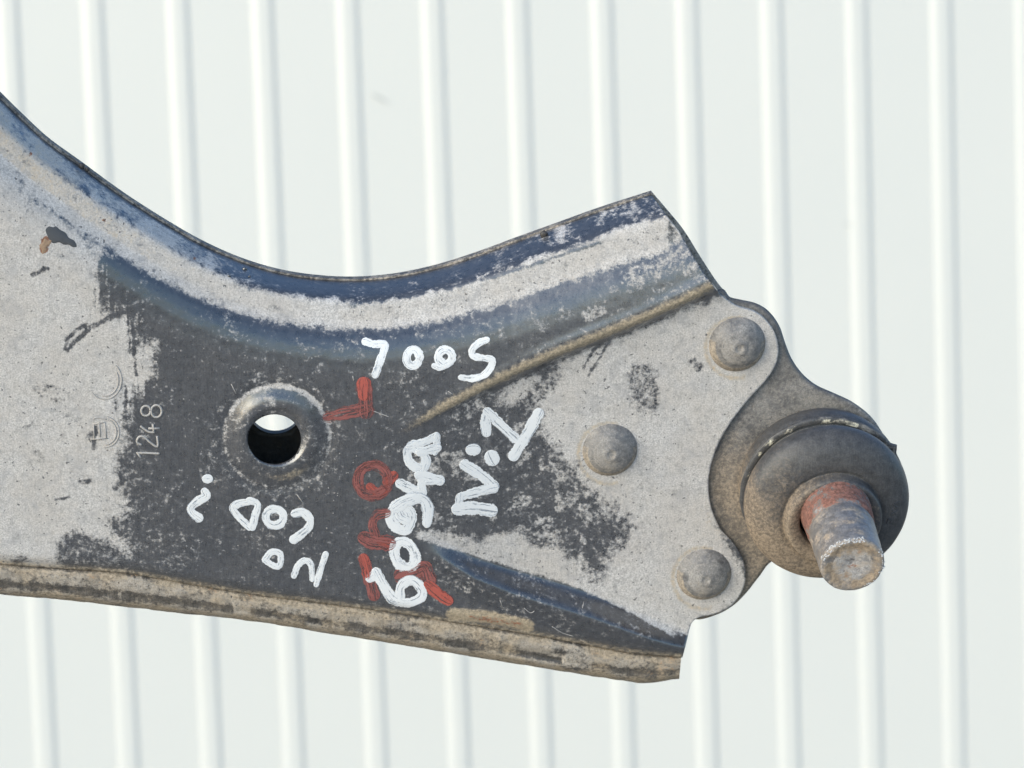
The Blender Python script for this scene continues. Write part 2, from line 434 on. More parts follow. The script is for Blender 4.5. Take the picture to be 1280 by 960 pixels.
def wear_bounce_panel(x, y):
    n1 = fbm(x, y, 26, 21, 4) - .5
    dt = seg_dist(x, y, toppts)
    w = np.interp(x, [-100, 0, 400, 560, 700, 813], [.90, .95, 1.0, 1.05, 1.05, 1.1])
    # dust lying on the shoulder
    lo = 25 + 17 * n1 + 4 * sstep(500, 700, x); hi = np.interp(x, [-100, 0, 150, 400, 600, 813], [74, 72, 68, 62, 64, 70])
    sh = sstep(lo - 7, lo + 7, dt / w) * (1 - sstep(hi - 9, hi + 8, dt / w)) * .86
    sh = sh * np.where(x > 835, .6, 1)
    sh = np.maximum(sh, (dt < 34) * (.74 + 1.1 * n1) * (1 - sstep(190, 420, x)) * sstep(2, 6, dt))
    sh = np.maximum(sh, (dt < 30) * (.30 + 1.2 * n1) * sstep(560, 640, x))
    # left field
    vs_ = vnoise(x, y, 1.0, 5) * 0 + fbm(x * 14, y, 34, 55, 3) - .5
    near = np.exp(-(((x - 148) / 34) ** 2)) * sstep(300, 330, y) * (1 - sstep(500, 540, y))
    a = sstep(-24, 18, poly_sd(x, y, LEFTDUST) + 34 * n1 + 60 * vs_ * near + 14 * n1 * 0) * .95
    a = a * (1 - .75 * stroke(x, y, [(95, 690), (125, 700)], 14, 22))
    a = a * (1 - .35 * stroke(x, y, [(140, 350), (150, 385)], 10, 14))
    a = np.maximum(a, .34 * (1 - sstep(150, 230, x + 25 * n1)) * sstep(470, 500, y))
    # recess
    t = sstep(-12, 12, poly_sd(x, y, TRIDUST) + 12 * n1) * .93
    dk = sstep(-22, 18, poly_sd(x, y, TRIDARK) + 40 * n1)
    t = t * (1 - .74 * dk)
    t = t * (1 - .46 * stroke(x, y, [(802, 472), (808, 498)], 12, 16)) * (1 - .5 * stroke(x, y, [(650, 520), (690, 470)], 6, 14)) * (1 - .45 * stroke(x, y, [(868, 452), (872, 458)], 4, 6))
    t = np.maximum(t, .26 * dk + .25 * dk * (n1 > .07))
    # a swept line of dust above the lower slope of the recess
    up = np.array([(515, 667), (594, 690), (650, 708), (719, 728), (781, 757), (840, 790)])
    dl = y - np.interp(x, up[:, 0], up[:, 1])
    line = np.exp(-((dl / 9) ** 2)) * sstep(505, 530, x) * (1 - sstep(835, 860, x)) * .9
    t = np.maximum(t, line)
    blue = sstep(3, 9, dl) * (y < yline(x, LOL) + 30) * (x > 500) * (x < 862)
    t = t * (1 - .93 * blue)
    # ring of dust at the foot of the boss, stronger above
    r = np.hypot(x - HC[0], (y - HC[1]) / .965); an = np.arctan2(HC[1] - y, x - HC[0])
    ring = np.exp(-(((r - 66) / 4.5) ** 2)) * (.42 + .55 * np.exp(-((an - 1.15) / 1.1) ** 2))
    ring = np.maximum(ring, (.22 + .5 * n1) * (r < 66) * (r > 30))
    ring = np.maximum(ring, .30 * np.exp(-(((r - 76) / 12) ** 2)))
    # dark web between: thin smudges
    smud = .16 + .5 * n1
    d = np.maximum.reduce([sh, a, t, ring, smud])
    # grey smear near the end of the upper spar
    d = np.maximum(d, .42 * stroke(x, y, [(790, 345), (850, 320), (872, 340)], 8, 22) * (dt > 20))
    d = np.maximum(d, .5 * stroke(x, y, [(735, 392), (750, 388)], 5, 9))
    # traced scrapes through the dust
    dark = np.zeros_like(x); n2 = fbm(x, y, 9, 33, 3) - .5; n3 = fbm(x, y, 9, 37, 3) - .5
    for pts, ww in (([(80, 437), (84, 424), (96, 412), (108, 407)], 1.6), ([(84, 438), (96, 425), (112, 410), (135, 398), (160, 388), (172, 386)], 2.2),
                    ([(172, 386), (186, 398), (200, 415)], 2.0),
                    ([(42, 580), (48, 570)], 5), ([(100, 603), (112, 601)], 2.2), ([(108, 548), (120, 536), (116, 560)], 2.), ([(40, 344), (60, 335)], 2.),
                    ([(50, 484), (75, 496)], 8), ([(88, 520), (96, 526)], 5), ([(34, 535), (46, 528)], 3), ([(160, 330), (166, 400), (170, 470)], 1.1), ([(150, 345), (146, 380)], 1.),
                    ([(139, 350), (141, 398)], 1.2), ([(128, 350), (124, 378)], 1.2), ([(70, 625), (86, 621)], 1.5),
                    ([(730, 460), (752, 420)], .9), ([(736, 470), (764, 424)], .9), ([(560, 360), (620, 345), (700, 320), (750, 303)], 1.2),
                    ([(670, 316), (720, 302), (755, 290)], .9), ([(24, 232), (28, 240), (40, 262)], 5), ([(26, 196), (36, 204)], 3), ([(70, 215), (110, 240)], 3)):
        dark = np.maximum(dark, stroke(x + 4 * n2, y + 4 * n3, pts, ww * .7, 1.6 + ww * .9) * (.8 if ww < 2.4 else .38))
    d = d * (1 - .8 * dark)
    # tan mud, and the ground's reflection painted on the boss
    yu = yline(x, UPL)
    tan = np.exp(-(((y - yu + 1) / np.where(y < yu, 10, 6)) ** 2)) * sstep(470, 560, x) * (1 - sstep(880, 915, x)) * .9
    db = seg_dist(x, y, crackpts)
    tan = np.maximum(tan, (1 - sstep(2, 10, db)) * .55)
    tan = np.maximum(tan, .95 * stroke(x, y, [(565, 768), (610, 771), (660, 782)], 3, 10))
    tan = np.maximum(tan, .55 * np.exp(-(((r - 53) / 7) ** 2)) * np.exp(-((an + 1.15) / .75) ** 2))  # warm ground reflection on the boss's lower slope, painted in tan
    tan = np.maximum(tan, sh * .5 * (1 - sstep(80, 380, x)) * (dt < 50))
    for (cx, cy) in RIV:
        tan = np.maximum(tan, .6 * np.exp(-(((np.hypot(x - cx + 2, y - cy - 2) - 38) / 4) ** 2)) * (x < cx + 10))
    tan = np.maximum(tan, .35 * np.exp(-(((x - 895) / 25) ** 2 + ((y - 640) / 60) ** 2)))
    # rust
    rs = .8 * stroke(x, y, [(58, 300), (55, 312)], 3, 6)
    rs = np.maximum(rs, .46 * stroke(x, y, [(590, 770), (650, 781)], 1, 8))
    rs = np.maximum(rs, (.10 + n1) * (dt < 3))
    for cx, cy in ((130, 276), (243, 323), (38, 192), (94, 250)):
        rs = np.maximum(rs, .8 * np.exp(-((x - cx) ** 2 + (y - cy) ** 2) / 8))
    clean = np.maximum(blue * .55, sstep(60, 72, dt) * (1 - sstep(85, 125, dt)) * (x < 640) * .9)
    clean = np.maximum(clean, (dt < 30) * .5)
    clean = np.maximum(clean, .35 * np.exp(-(((r - 54) / 9) ** 2)) * np.exp(-((an - .7) / .9) ** 2))
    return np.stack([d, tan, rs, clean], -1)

def plate(name, outline, hf, mat, wf, thick, step, hole=None, parent=arm, margin=.55, jitter=.12):
    """a pressed or cut plate with real thickness: outline and optional hole triangulated, lifted by hf"""
    ol = np.array(outline)
    x0, y0 = ol.min(0); x1, y1 = ol.max(0)
    gx, gy = np.meshgrid(np.arange(x0, x1, step), np.arange(y0, y1, step))
    gx = gx + (np.arange(gx.shape[0]) % 2)[:, None] * step / 2
    gx = gx.ravel() + rng.uniform(-jitter, jitter, gx.size) * step; gy = gy.ravel() + rng.uniform(-jitter, jitter, gy.size) * step
    sd_ = poly_sd(gx, gy, [tuple(p) for p in ol[::1]]) if len(ol) < 200 else poly_sd(gx, gy, [tuple(p) for p in ol[::2]])
    ok = sd_ > step * margin
    if hole is not None: ok &= poly_sd(gx, gy, [tuple(p) for p in hole]) < -step * margin
    gx, gy = gx[ok], gy[ok]
    loops = [ol] + ([np.array(hole)] if hole is not None else [])
    pts = []; edges = []
    for lp in loops:
        b = len(pts); pts += [tuple(p) for p in lp]
        edges += [(b + i, b + (i + 1) % len(lp)) for i in range(len(lp))]
    pts += list(zip(gx.tolist(), gy.tolist()))
    r = delaunay_2d_cdt([Vector(p) for p in pts], edges, [], 0, 1e-5)
    V = np.array([tuple(v) for v in r[0]]); T = np.array(r[2])
    c = V[T].mean(1)
    keep = in_poly(c[:, 0], c[:, 1], [tuple(p) for p in ol])
    if hole is not None: keep &= ~in_poly(c[:, 0], c[:, 1], [tuple(p) for p in hole])
    T = T[keep]
    # counter-clockwise seen from the front (y runs down)
    a, b, d = V[T[:, 0]], V[T[:, 1]], V[T[:, 2]]
    cr = (b[:, 0] - a[:, 0]) * (d[:, 1] - a[:, 1]) - (b[:, 1] - a[:, 1]) * (d[:, 0] - a[:, 0])
    T[cr > 0] = T[cr > 0][:, ::-1]
    W = P(V[:, 0], V[:, 1], hf(V[:, 0], V[:, 1]))
    # normals
    fn = np.cross(W[T[:, 1]] - W[T[:, 0]], W[T[:, 2]] - W[T[:, 0]])
    vn = np.zeros_like(W)
    for i in range(3): np.add.at(vn, T[:, i], fn)
    vn /= np.linalg.norm(vn, axis=1)[:, None] + 1e-20
    Wb = W - vn * thick * S
    n = len(V)
    E = {}
    for t in T.tolist():
        for i in range(3):
            e = (t[i], t[(i + 1) % 3]); kk = (min(e), max(e))
            if kk in E: E[kk] = None
            else: E[kk] = e
    be = [e for e in E.values() if e]
    # a tiny rounded lip: rim in its own vertices
    verts = np.concatenate([W, Wb])
    faces = T.tolist() + (T[:, ::-1] + n).tolist() + [(e[1], e[0], e[0] + n, e[1] + n) for e in be]
    me = bpy.data.meshes.new(name); me.from_pydata(verts.tolist(), [], faces)
    o = link(name, me, mat, parent)
    nf = len(T)
    sm = np.ones(len(faces), bool); sm[2 * nf:] = False
    me.polygons.foreach_set('use_smooth', sm)
    w = wf(V[:, 0], V[:, 1])
    wb = w.copy(); wb[:, 0] *= .8
    set_wear(me, np.concatenate([w, wb]))
    return o

hole_near = [(343 + 33.2 * math.cos(t), 549 + 31 * math.sin(t)) for t in np.linspace(0, 2 * math.pi, 96, endpoint=False)]
plate('pressed_panel', PANEL, h_panel, m_panel, wear_bounce_panel, 9, 2.0, hole=hole_near)

# --- rear sheet closing the box, just visible as a rim and through the hole
BACK = chain(smooth([(-264, -156), (-200, -95), (-130, -17), (-60, 57), (0, 118), (30, 147.5), (60, 175), (100, 204), (150, 240.5), (200, 273), (250, 302), (300, 324.5),
              (350, 339.5), (400, 347), (450, 348.6), (500, 343.6), (550, 332.5), (600, 316.5), (650, 298), (700, 280), (750, 262), (815, 241)], 3),
             smooth([(815, 241), (834, 263), (856, 290), (876, 322), (897, 354), (912, 372)], 3), smooth([(912, 372), (900, 500), (880, 600), (870, 700), (850, 770)], 8),
             smooth([(850, 770), (500, 720), (0, 660), (-264, 630)], 8))
def wear_back(x, y):
    n1 = fbm(x, y, 12, 5, 3)
    e_ = 1 - sstep(7, 16, poly_sd(x, y, [tuple(p) for p in BACK[::2]]))
    return np.stack([e_ * (.52 + .15 * sstep(780, 830, x) + 0.5 * (n1 - .5)), e_ * (.12 + 1.0 * (n1 - .5)), e_ * (fbm(x, y, 20, 8, 3) - .5), 1 - e_], -1)
hole_far = [(344 + 34.5 * math.cos(t), 509 + 33 * math.sin(t)) for t in np.linspace(0, 2 * math.pi, 72, endpoint=False)]
plate('rear_sheet', BACK, lambda x, y: -98 + 0 * x, m_seam, wear_back, 11, 9.0, hole=hole_far)

# --- lower seam flange
def seam():
    nseg = 440
    top = smooth([(852, 817), (781, 809), (700, 794), (625, 781), (560, 771), (500, 761), (400, 748), (320, 738), (240, 725), (160, 711), (80, 705), (0, 699), (-120, 684), (-260, 666)], 2)
    bot = smooth([(849, 848.5), (809, 854), (780, 851), (720, 842), (656, 831.5), (580, 819), (500, 806), (400, 790), (320, 777), (240, 768), (160, 759), (80, 750), (0, 743), (-120, 728), (-260, 712)], 2)
    def rs(a):
        s = np.concatenate([[0], np.cumsum(np.hypot(*(a[1:] - a[:-1]).T))]); q = np.linspace(0, s[-1], nseg)
        return np.stack([np.interp(q, s, a[:, 0]), np.interp(q, s, a[:, 1])], 1)
    top, bot = rs(top), rs(bot)
    ts = np.linspace(0, 1, 22)
    hp = np.interp(ts, [0, .12, .22, .4, .6, .72, .8, .9, 1], [-15, -12, -6, -4.5, -6.5, -9.5, -9, -13, -26])
    rows = []; wear = []
    for t, h in zip(ts, hp):
        x = top[:, 0] * (1 - t) + bot[:, 0] * t; y = top[:, 1] * (1 - t) + bot[:, 1] * t
        if t == 1: y = y + 1.6 * (fbm(x, y * 0, 14, 31, 3) - .5)
        lump = 5.5 * (fbm(x, y * 1.6, 16, 41, 4) - .5) * math.sin(math.pi * min(1, max(0, (t - .1) / .85)))
        h_ = h + lump - 4 * stroke(x, y, [(630, 812), (660, 817), (700, 822)], 2, 6) - 3 * np.exp(-((x - 822) / 5) ** 2) * (t > .4)
        rows.append(P(x, y, h_))
        n1 = fbm(x, y * 2, 22, 51, 4) - .5
        d = .74 + 1.1 * n1 - .75 * math.exp(-((t - .70) / .10) ** 2) * (fbm(x, y * 0, 60, 77, 3) > .44) - (1 - sstep(.16, .24, t)) * .5
        tn = .34 + .35 * math.exp(-((t - .25) / .12) ** 2) + .5 * math.exp(-((t - .95) / .1) ** 2) + 1.3 * (fbm(x, y, 30, 61, 3) - .5)
        r_ = .0 + 1.3 * (fbm(x, y * 1.5, 24, 71, 4) - .5) + .1 * (x > 600)
        wear.append(np.stack([d, tn, r_], -1))
    for dh in (30, 60, 82):
        q = rows[21].copy(); q[:, 2] -= dh * S; q[:, 1] -= .5 * S; rows.append(q); wear.append(wear[21])
    V = np.concatenate(rows); nr = len(rows)
    Fc = [(j * nseg + i, (j + 1) * nseg + i, (j + 1) * nseg + i + 1, j * nseg + i + 1) for j in range(nr - 1) for i in range(nseg - 1)]
    Fc = [f[::-1] for f in Fc]
    # end cap facing the ball joint
    base = len(V); cap = np.array([rows[j][0] for j in range(nr)]); cap2 = cap.copy()
    back = np.array([(c[0] - 6 * S, c[1], -.024) for c in cap])
    V = np.concatenate([V, cap2, back])
    for j in range(nr - 1): Fc.append((base + j, base + j + 1, base + nr + j + 1, base + nr + j))
    me = bpy.data.meshes.new('seam_flange'); me.from_pydata(V.tolist(), [], Fc)
    o = link('seam_flange', me, m_seam, arm)
    w = np.concatenate(wear + [np.tile([[.4, .4, .3]], (2 * nr, 1))])
    set_wear(me, w)
seam()

# --- forged bracket of the ball joint under the panel's end
BR = smooth([(898, 362), (912, 371), (926, 374.5), (945, 379), (961, 389), (974, 407), (982, 430), (990, 449), (1003, 467), (1020, 481), (1042, 491),
             (1065, 502), (1086, 518), (1100, 536), (1112, 560), (1118, 600), (1108, 640), (1080, 672), (1040, 688), (1000, 694), (966, 701), (948, 722), (932, 742), (915, 758), (894, 769), (868, 774),
             (840, 760), (810, 690), (780, 600), (800, 500), (850, 400)], 3.0, closed=True)
def h_br(x, y):
    sd_ = poly_sd(x, y, [tuple(p) for p in BR[::2]])
    r = np.hypot(x - 1022, y - 592)
    e = np.clip(1 - sd_ / 5, 0, 1)
    return -27 - 3.5 * e * e + 3.5 * (1 - sstep(100, 122, r)) + .8 * (fbm(x, y, 22, 91, 3) - .5)
def wear_br(x, y):
    n1 = fbm(x, y, 18, 93, 4) - .5
    low = sstep(500, 640, y + (1000 - x) * .35)
    d = .56 - .12 * low + .25 * n1
    tn = .12 + .5 * low + .25 * n1
    edge = np.clip(1 - poly_sd(x, y, [tuple(p) for p in BR[::2]]) / 7, 0, 1) * (y < 500)
    return np.stack([np.maximum(d, 0) - .3 * edge, tn - .4 * edge, .1 + .5 * n1], -1)
plate('ball_joint_bracket', BR, h_br, m_forge, wear_br, 22, 3.0)

# ------------------------------------------------------------------ turned parts
def frame_at(c, axis):
    a = np.array(axis, float); a /= np.linalg.norm(a)
    u = np.cross([0, 1, 0], a); u /= np.linalg.norm(u); v = np.cross(a, u)
    return np.array(c, float), u, v, a
def lathe(name, fr, prof, mat, wf, nseg=128, parent=arm, wob=None, shift=None):
    """prof: list of (radius, height) in arm units; wf(r, h, ang, k) -> wear"""
    c, u, v, a = fr
    an = np.linspace(0, 2 * math.pi, nseg, endpoint=False)
    V, W, Fc = [], [], []
    for j, (r, h) in enumerate(prof):
        rr = np.full(nseg, float(r)); hh = np.full(nseg, float(h))
        if wob: rr, hh = wob(rr, hh, an, j)
        V.append(c + (np.outer(np.cos(an) * rr, u) + np.outer(np.sin(an) * rr, v) + np.outer(hh, a) + (np.array(shift(h)) @ np.array([u, v]) if shift else 0)) * S)
        W.append(wf(rr, hh, an, j))
    for j in range(len(prof) - 1):
        for i in range(nseg):
            i2 = (i + 1) % nseg
            Fc.append((j * nseg + i, j * nseg + i2, (j + 1) * nseg + i2, (j + 1) * nseg + i))
    V = np.concatenate(V); W = np.concatenate(W)
    me = bpy.data.meshes.new(name); me.from_pydata(V.tolist(), [], Fc)
    o = link(name, me, mat, parent); set_wear(me, W)
    return o
def prof_smooth(p, step=2.0): return [tuple(q) for q in smooth(p, step)]

# rivets
def rivet(cx, cy, R, seed):
    fr = frame_at(P(cx, cy, -20), (0, 0, 1))
    pr = prof_smooth([(R + 3, -2), (R + 1, 1), (R - 1, 4.2), (R - 6, 9.5), (R - 14, 14.5), (R - 23, 17.2), (9, 18.3)], 1.5) + [(6.2, 18.6), (5.0, 18.2), (3.9, 17.2), (2.0, 17.0), (.05, 17.1)]
    def wf(r, h, an, j):
        q = .5 * (fbm(r * np.cos(an) + seed * 50, r * np.sin(an), 12, seed, 4) - .5)
        left = .5 - .5 * np.cos(an - .4)
        return np.stack([.50 + .25 * (r < 22) * left + .9 * q + (.3 if j > len(pr) - 5 else 0), .18 + .45 * (r > R - 6) * (np.sin(an) < .2) - .25 * np.sin(an) + .5 * q, .05 + .3 * q], -1)
    def wob(r, h, an, j): return r, h + .4 * (fbm(r * np.cos(an), r * np.sin(an), 9, seed + 5, 3) - .5)
    lathe('rivet', fr, pr, m_rivet, wf, 72, wob=wob)
rivet(921.5, 430.5, 34.5, 11); rivet(762, 562, 34.5, 12); rivet(880, 718, 34.5, 13)

# dust boot
BC = P(1021, 596, -26)
fb = frame_at(BC, (-0.01, -0.12, 1))
boot_prof = prof_smooth([(100, 0), (104, 12), (105, 22), (104, 29)], 3) + prof_smooth([(101, 33), (94, 36), (92, 40), (95, 45), (101, 49), (104.5, 57), (105.5, 66), (104, 75), (99, 83), (90, 90), (78, 95), (67, 96)], 2.2) + \
    prof_smooth([(64, 94), (62.5, 95), (61.8, 100), (60.5, 107), (57.5, 110), (52, 109.5), (47, 107), (43.5, 104), (42.5, 100), (42, 88)], 1.6)
def boot_w(r, h, an, j):
    x = r * np.cos(an); y = r * np.sin(an)
    q = fbm(x + 300, y + h, 26, 101, 4) - .5
    # mud lies at the lower left, the upper right was wiped
    t = (-y * .8 - x * .55) / 104
    tn = .32 + .62 * t + .45 * q + .25 * (r < 64)
    d = .12 + .22 * t + .3 * q + .2 * (r < 64)
    d = np.where((h > 30) & (h < 50) & (y > 5) , np.maximum(d, .85 * (x < 40) * (h > 42) + 1.2 * q), d)
    d = d + .55 * np.exp(-((x - 84) / 12) ** 2 - ((y + 28) / 22) ** 2) * 0
    dep = np.where((h > 41) & (h < 53) & (y > 0) & (x < 50), .62 + 1.4 * q, -.2)
    return np.stack([d, tn, dep], -1)
def boot_wob(r, h, an, j):
    return r + .9 * (fbm(r * np.cos(an), r * np.sin(an), 25, 5, 3) - .5), h + .8 * (fbm(np.cos(an) * r, np.sin(an) * r + h, 22, 6, 3) - .5)
lathe('rubber_boot', fb, boot_prof, m_rubber, boot_w, 180, wob=boot_wob, shift=lambda h: (3.0 * float(sstep(70, 97, h)), -6.5 * float(sstep(66, 100, h))))
# retaining ring in the groove, ending in a small torn tab
ring_prof = [(101 + 5 * math.cos(t), 35 + 3.6 * math.sin(t)) for t in np.linspace(-2.2, 2.2, 9)]
lathe('retaining_ring', fb, ring_prof, m_rubber, lambda r, h, an, j: np.stack([(.30 + 1.6 * (fbm(an * 40, h * 4, 6, 3, 3) - .5)) * (np.sin(an) > 0), .2 * (j > 5) + 0 * an, (.30 + 1.6 * (fbm(an * 50, h * 4, 5, 13, 3) - .5)) * (j > 5) * (an > 1.2) * (an < 3.1)], -1), 140,
      wob=lambda r, h, an, j: (r + 1.6 * (fbm(an * 60, h * 0, 11, 8, 3) - .5) + 6 * np.exp(-((an - .62) / .05) ** 2), h))

# moulded marks on the boot
def on_boot(x, y):
    r = np.hypot(x, y); hs = np.array([p[1] for p in boot_prof]); rs_ = np.array([p[0] for p in boot_prof])
    sel = (hs > 68) & (hs < 97.2) & (rs_ > 64)
    o_ = np.argsort(rs_[sel]); return np.interp(r, rs_[sel][o_], hs[sel][o_])
def tube(name, pts3, rad, mat, parent=arm, seg=6, ends=True):
    pts3 = [np.array(p) for p in pts3]; V, Fc = [], []
    for i, p in enumerate(pts3):
        d = pts3[min(i + 1, len(pts3) - 1)] - pts3[max(i - 1, 0)]; d = d / (np.linalg.norm(d) + 1e-12)
        a = np.cross(d, [0, 0, 1]); a /= np.linalg.norm(a) + 1e-12; b = np.cross(d, a)
        for kk in range(seg):
            t = 2 * math.pi * kk / seg; V.append(p + (a * math.cos(t) + b * math.sin(t)) * rad * S)
    for i in range(len(pts3) - 1):
        for kk in range(seg): Fc.append((i * seg + kk, i * seg + (kk + 1) % seg, (i + 1) * seg + (kk + 1) % seg, (i + 1) * seg + kk))
    Fc.append(tuple(range(seg))[::-1]); Fc.append(tuple(len(V) - seg + i for i in range(seg)))
    return V, Fc
def join_tubes(name, lines, rad, mat, parent=arm):
    V, Fc = [], []
    for ln in lines:
        v, f = tube(name, ln, rad, mat); b = len(V); V += [tuple(q) for q in v]; Fc += [tuple(b + i for i in q) for q in f]
    me = bpy.data.meshes.new(name); me.from_pydata(V, [], Fc); return link(name, me, mat, parent)
def boot_pt(lx, ly):
    c, u, v, a = fb; return c + (u * lx + v * ly + a * (on_boot(lx, ly) + .4)) * S
def boot_glyph(cx, cy, lines, rot, sc):
    out = []
    for ln in lines:
        q = smooth(ln, .18); o_ = []
        for x, y in q:
            X = x * math.cos(rot) - y * math.sin(rot); Y = x * math.sin(rot) + y * math.cos(rot)
            o_.append(boot_pt(cx + X * sc, cy + Y * sc))
        out.append(o_)
    return out
rt = math.radians(-105)
join_tubes('moulded_letter', boot_glyph(82, 12, [[(-.5, .6), (0, -.5), (.5, .6)]], rt, 8), 1.0, m_rubber)
join_tubes('moulded_letter', boot_glyph(81, 1, [[(-.5, .6), (.0, 0), (-.5, -.6)], [(.5, .6), (0, 0), (.5, -.6)]], rt, 7), 1.0, m_rubber)
join_tubes('moulded_letter', boot_glyph(78, -12, [[(-.5, .5), (.4, .5), (.4, 0), (-.4, 0), (-.4, -.6), (.5, -.6)]], rt, 7), 1.0, m_rubber)

# ball stud
s0 = P(1046, 644, 88); s1 = P(1066, 707, 88 + 104)
ax = s1 - s0; LEN = np.linalg.norm(ax) / S
fs = frame_at(s0, ax)
stud_prof = prof_smooth([(44.5, -20), (44, -2), (43, 14), (42.6, 26)], 2.5) + [(40.6, 28.5), (39.8, 31), (40.4, 33.5)] + \
    prof_smooth([(41.2, 36), (40.6, 60), (39.8, 84), (39.2, LEN - 3.5)], 2.5) + [(38.4, LEN - 1.2), (36.6, LEN), (33.5, LEN + .6)] + \
    prof_smooth([(31, LEN - .6), (26, LEN - 1.6), (17, LEN - 2.0), (10, LEN - 3.2), (5, LEN - 4.4), (.1, LEN - 5)], 1.5)
def stud_w(r, h, an, j):
    x = r * np.cos(an); y = r * np.sin(an)
    q = fbm(an * 22, h, 9, 201, 4) - .5; q2 = fbm(x + 90, y + 40, 12, 205, 4) - .5
    face = (h > LEN - 6) & (r < 38.5)
    band = 1 - sstep(26, 36, h)
    rs_ = .62 * band + .9 * q * band + .25 * q + .12
    tn = .25 * band + .42 + .9 * q - .2 * np.sin(an) * .5
    d = .25 + .5 * q
    fd = np.where(r > 24, .50 + .9 * q2, .72 + .8 * q2); ft = .40 + .35 * np.exp(-((r - 30) / 6) ** 2) + 1.2 * q2
    fr_ = .1 + .9 * q2 + .25 * (r < 7)
    return np.stack([np.where(face, fd, d), np.where(face, ft, tn), np.where(face, fr_, rs_)], -1)
def stud_wob(r, h, an, j):
    e = np.exp(-((r - 35) / 3.5) ** 2) * (h > LEN - 5)
    n_ = fbm(an * 40, h * 0 + 3, 7, 221, 3) - .5
    rings = .28 * np.sin(h * 1.7) * (h < LEN - 5)
    return r + rings + .9 * n_ * e + .3 * (fbm(an * 30, h, 6, 230, 3) - .5), h + 2.6 * n_ * e + 1.2 * (fbm(r * np.cos(an), r * np.sin(an), 13, 240, 3) - .5) * (h > LEN - 6)
stud = lathe('ball_stud', fs, stud_prof, m_stud, stud_w, 128, wob=stud_wob)
# crushed bright rim of the stud's end: little flakes of one deformed lip
def flakes(name, spans, seed, parent):
    rnd = random.Random(seed); V, Fc = [], []
    c, u, v, a = fs
    for a0, a1, n_ in spans:
        for i in range(n_):
            t = math.radians(rnd.uniform(a0, a1)); r = rnd.uniform(34.5, 40.2); hh = LEN + rnd.uniform(-1.2, .6) - max(0, r - 37) * 1.3
            sz = rnd.uniform(.5, 1.5); b = len(V)
            ctr = np.array([math.cos(t) * r, math.sin(t) * r, hh])
            for q in ((-1, -.6, 0), (.9, -.8, .2), (1.1, .7, 0), (-.7, .9, .1), (0, 0, .9)):
                p = ctr + np.array([q[0] * rnd.uniform(.6, 1.1), q[1] * rnd.uniform(.6, 1.1), q[2]]) * sz
                V.append(tuple(c + (u * p[0] + v * p[1] + a * p[2]) * S))
            for m in range(4): Fc.append((b + m, b + (m + 1) % 4, b + 4))
            Fc.append((b + 3, b + 2, b + 1, b))
    me = bpy.data.meshes.new(name); me.from_pydata(V, [], Fc); link(name, me, m_chrome, parent, False)
flakes('crushed_rim', [(75, 170, 170), (-60, 40, 70)], 5, stud)

# clods of mud on the boot's lower edge
def clod(px, py, h, r, seed, mat, name='mud_clod', parent=arm, flat_=.7):
    import bmesh
    bm = bmesh.new(); bmesh.ops.create_icosphere(bm, subdivisions=2, radius=1)
    rnd = random.Random(seed); c = P(px, py, h)
    for v in bm.verts:
        k_ = 1 + rnd.uniform(-.25, .25); v.co = Vector(c) + Vector((v.co.x * r * k_, v.co.y * r * k_, v.co.z * r * flat_ * k_)) * S
    me = bpy.data.meshes.new(name); bm.to_mesh(me); bm.free(); link(name, me, mat, parent)
m_mud = flat('tan_mud', (.30, .20, .12), .95, nscale=2500, amt=.4, bump=1)
for i, (x, y, r) in enumerate([(992, 709, 4), (997, 711, 3), (986, 704, 3), (1003, 711, 2.4)]): clod(x, y, 36, r, i, m_mud)
m_bead = flat('dark_weld_bead', (.06, .055, .052), .45)
for i, (x, y, r) in enumerate([(680, 293, 5), (102, 207.5, 4), (109, 212, 3)]): clod(x, y, -84, r, 60 + i, m_bead, 'weld_spatter')
for i, (x, y, r) in enumerate([(286, 345 , 2.4), (306, 337, 3), (312, 346, 1.8)]): clod(x, y, float(h_panel(np.array([x*1.]), np.array([y*1.]))[0]), r, 80 + i, m_panel, 'paint_blister')

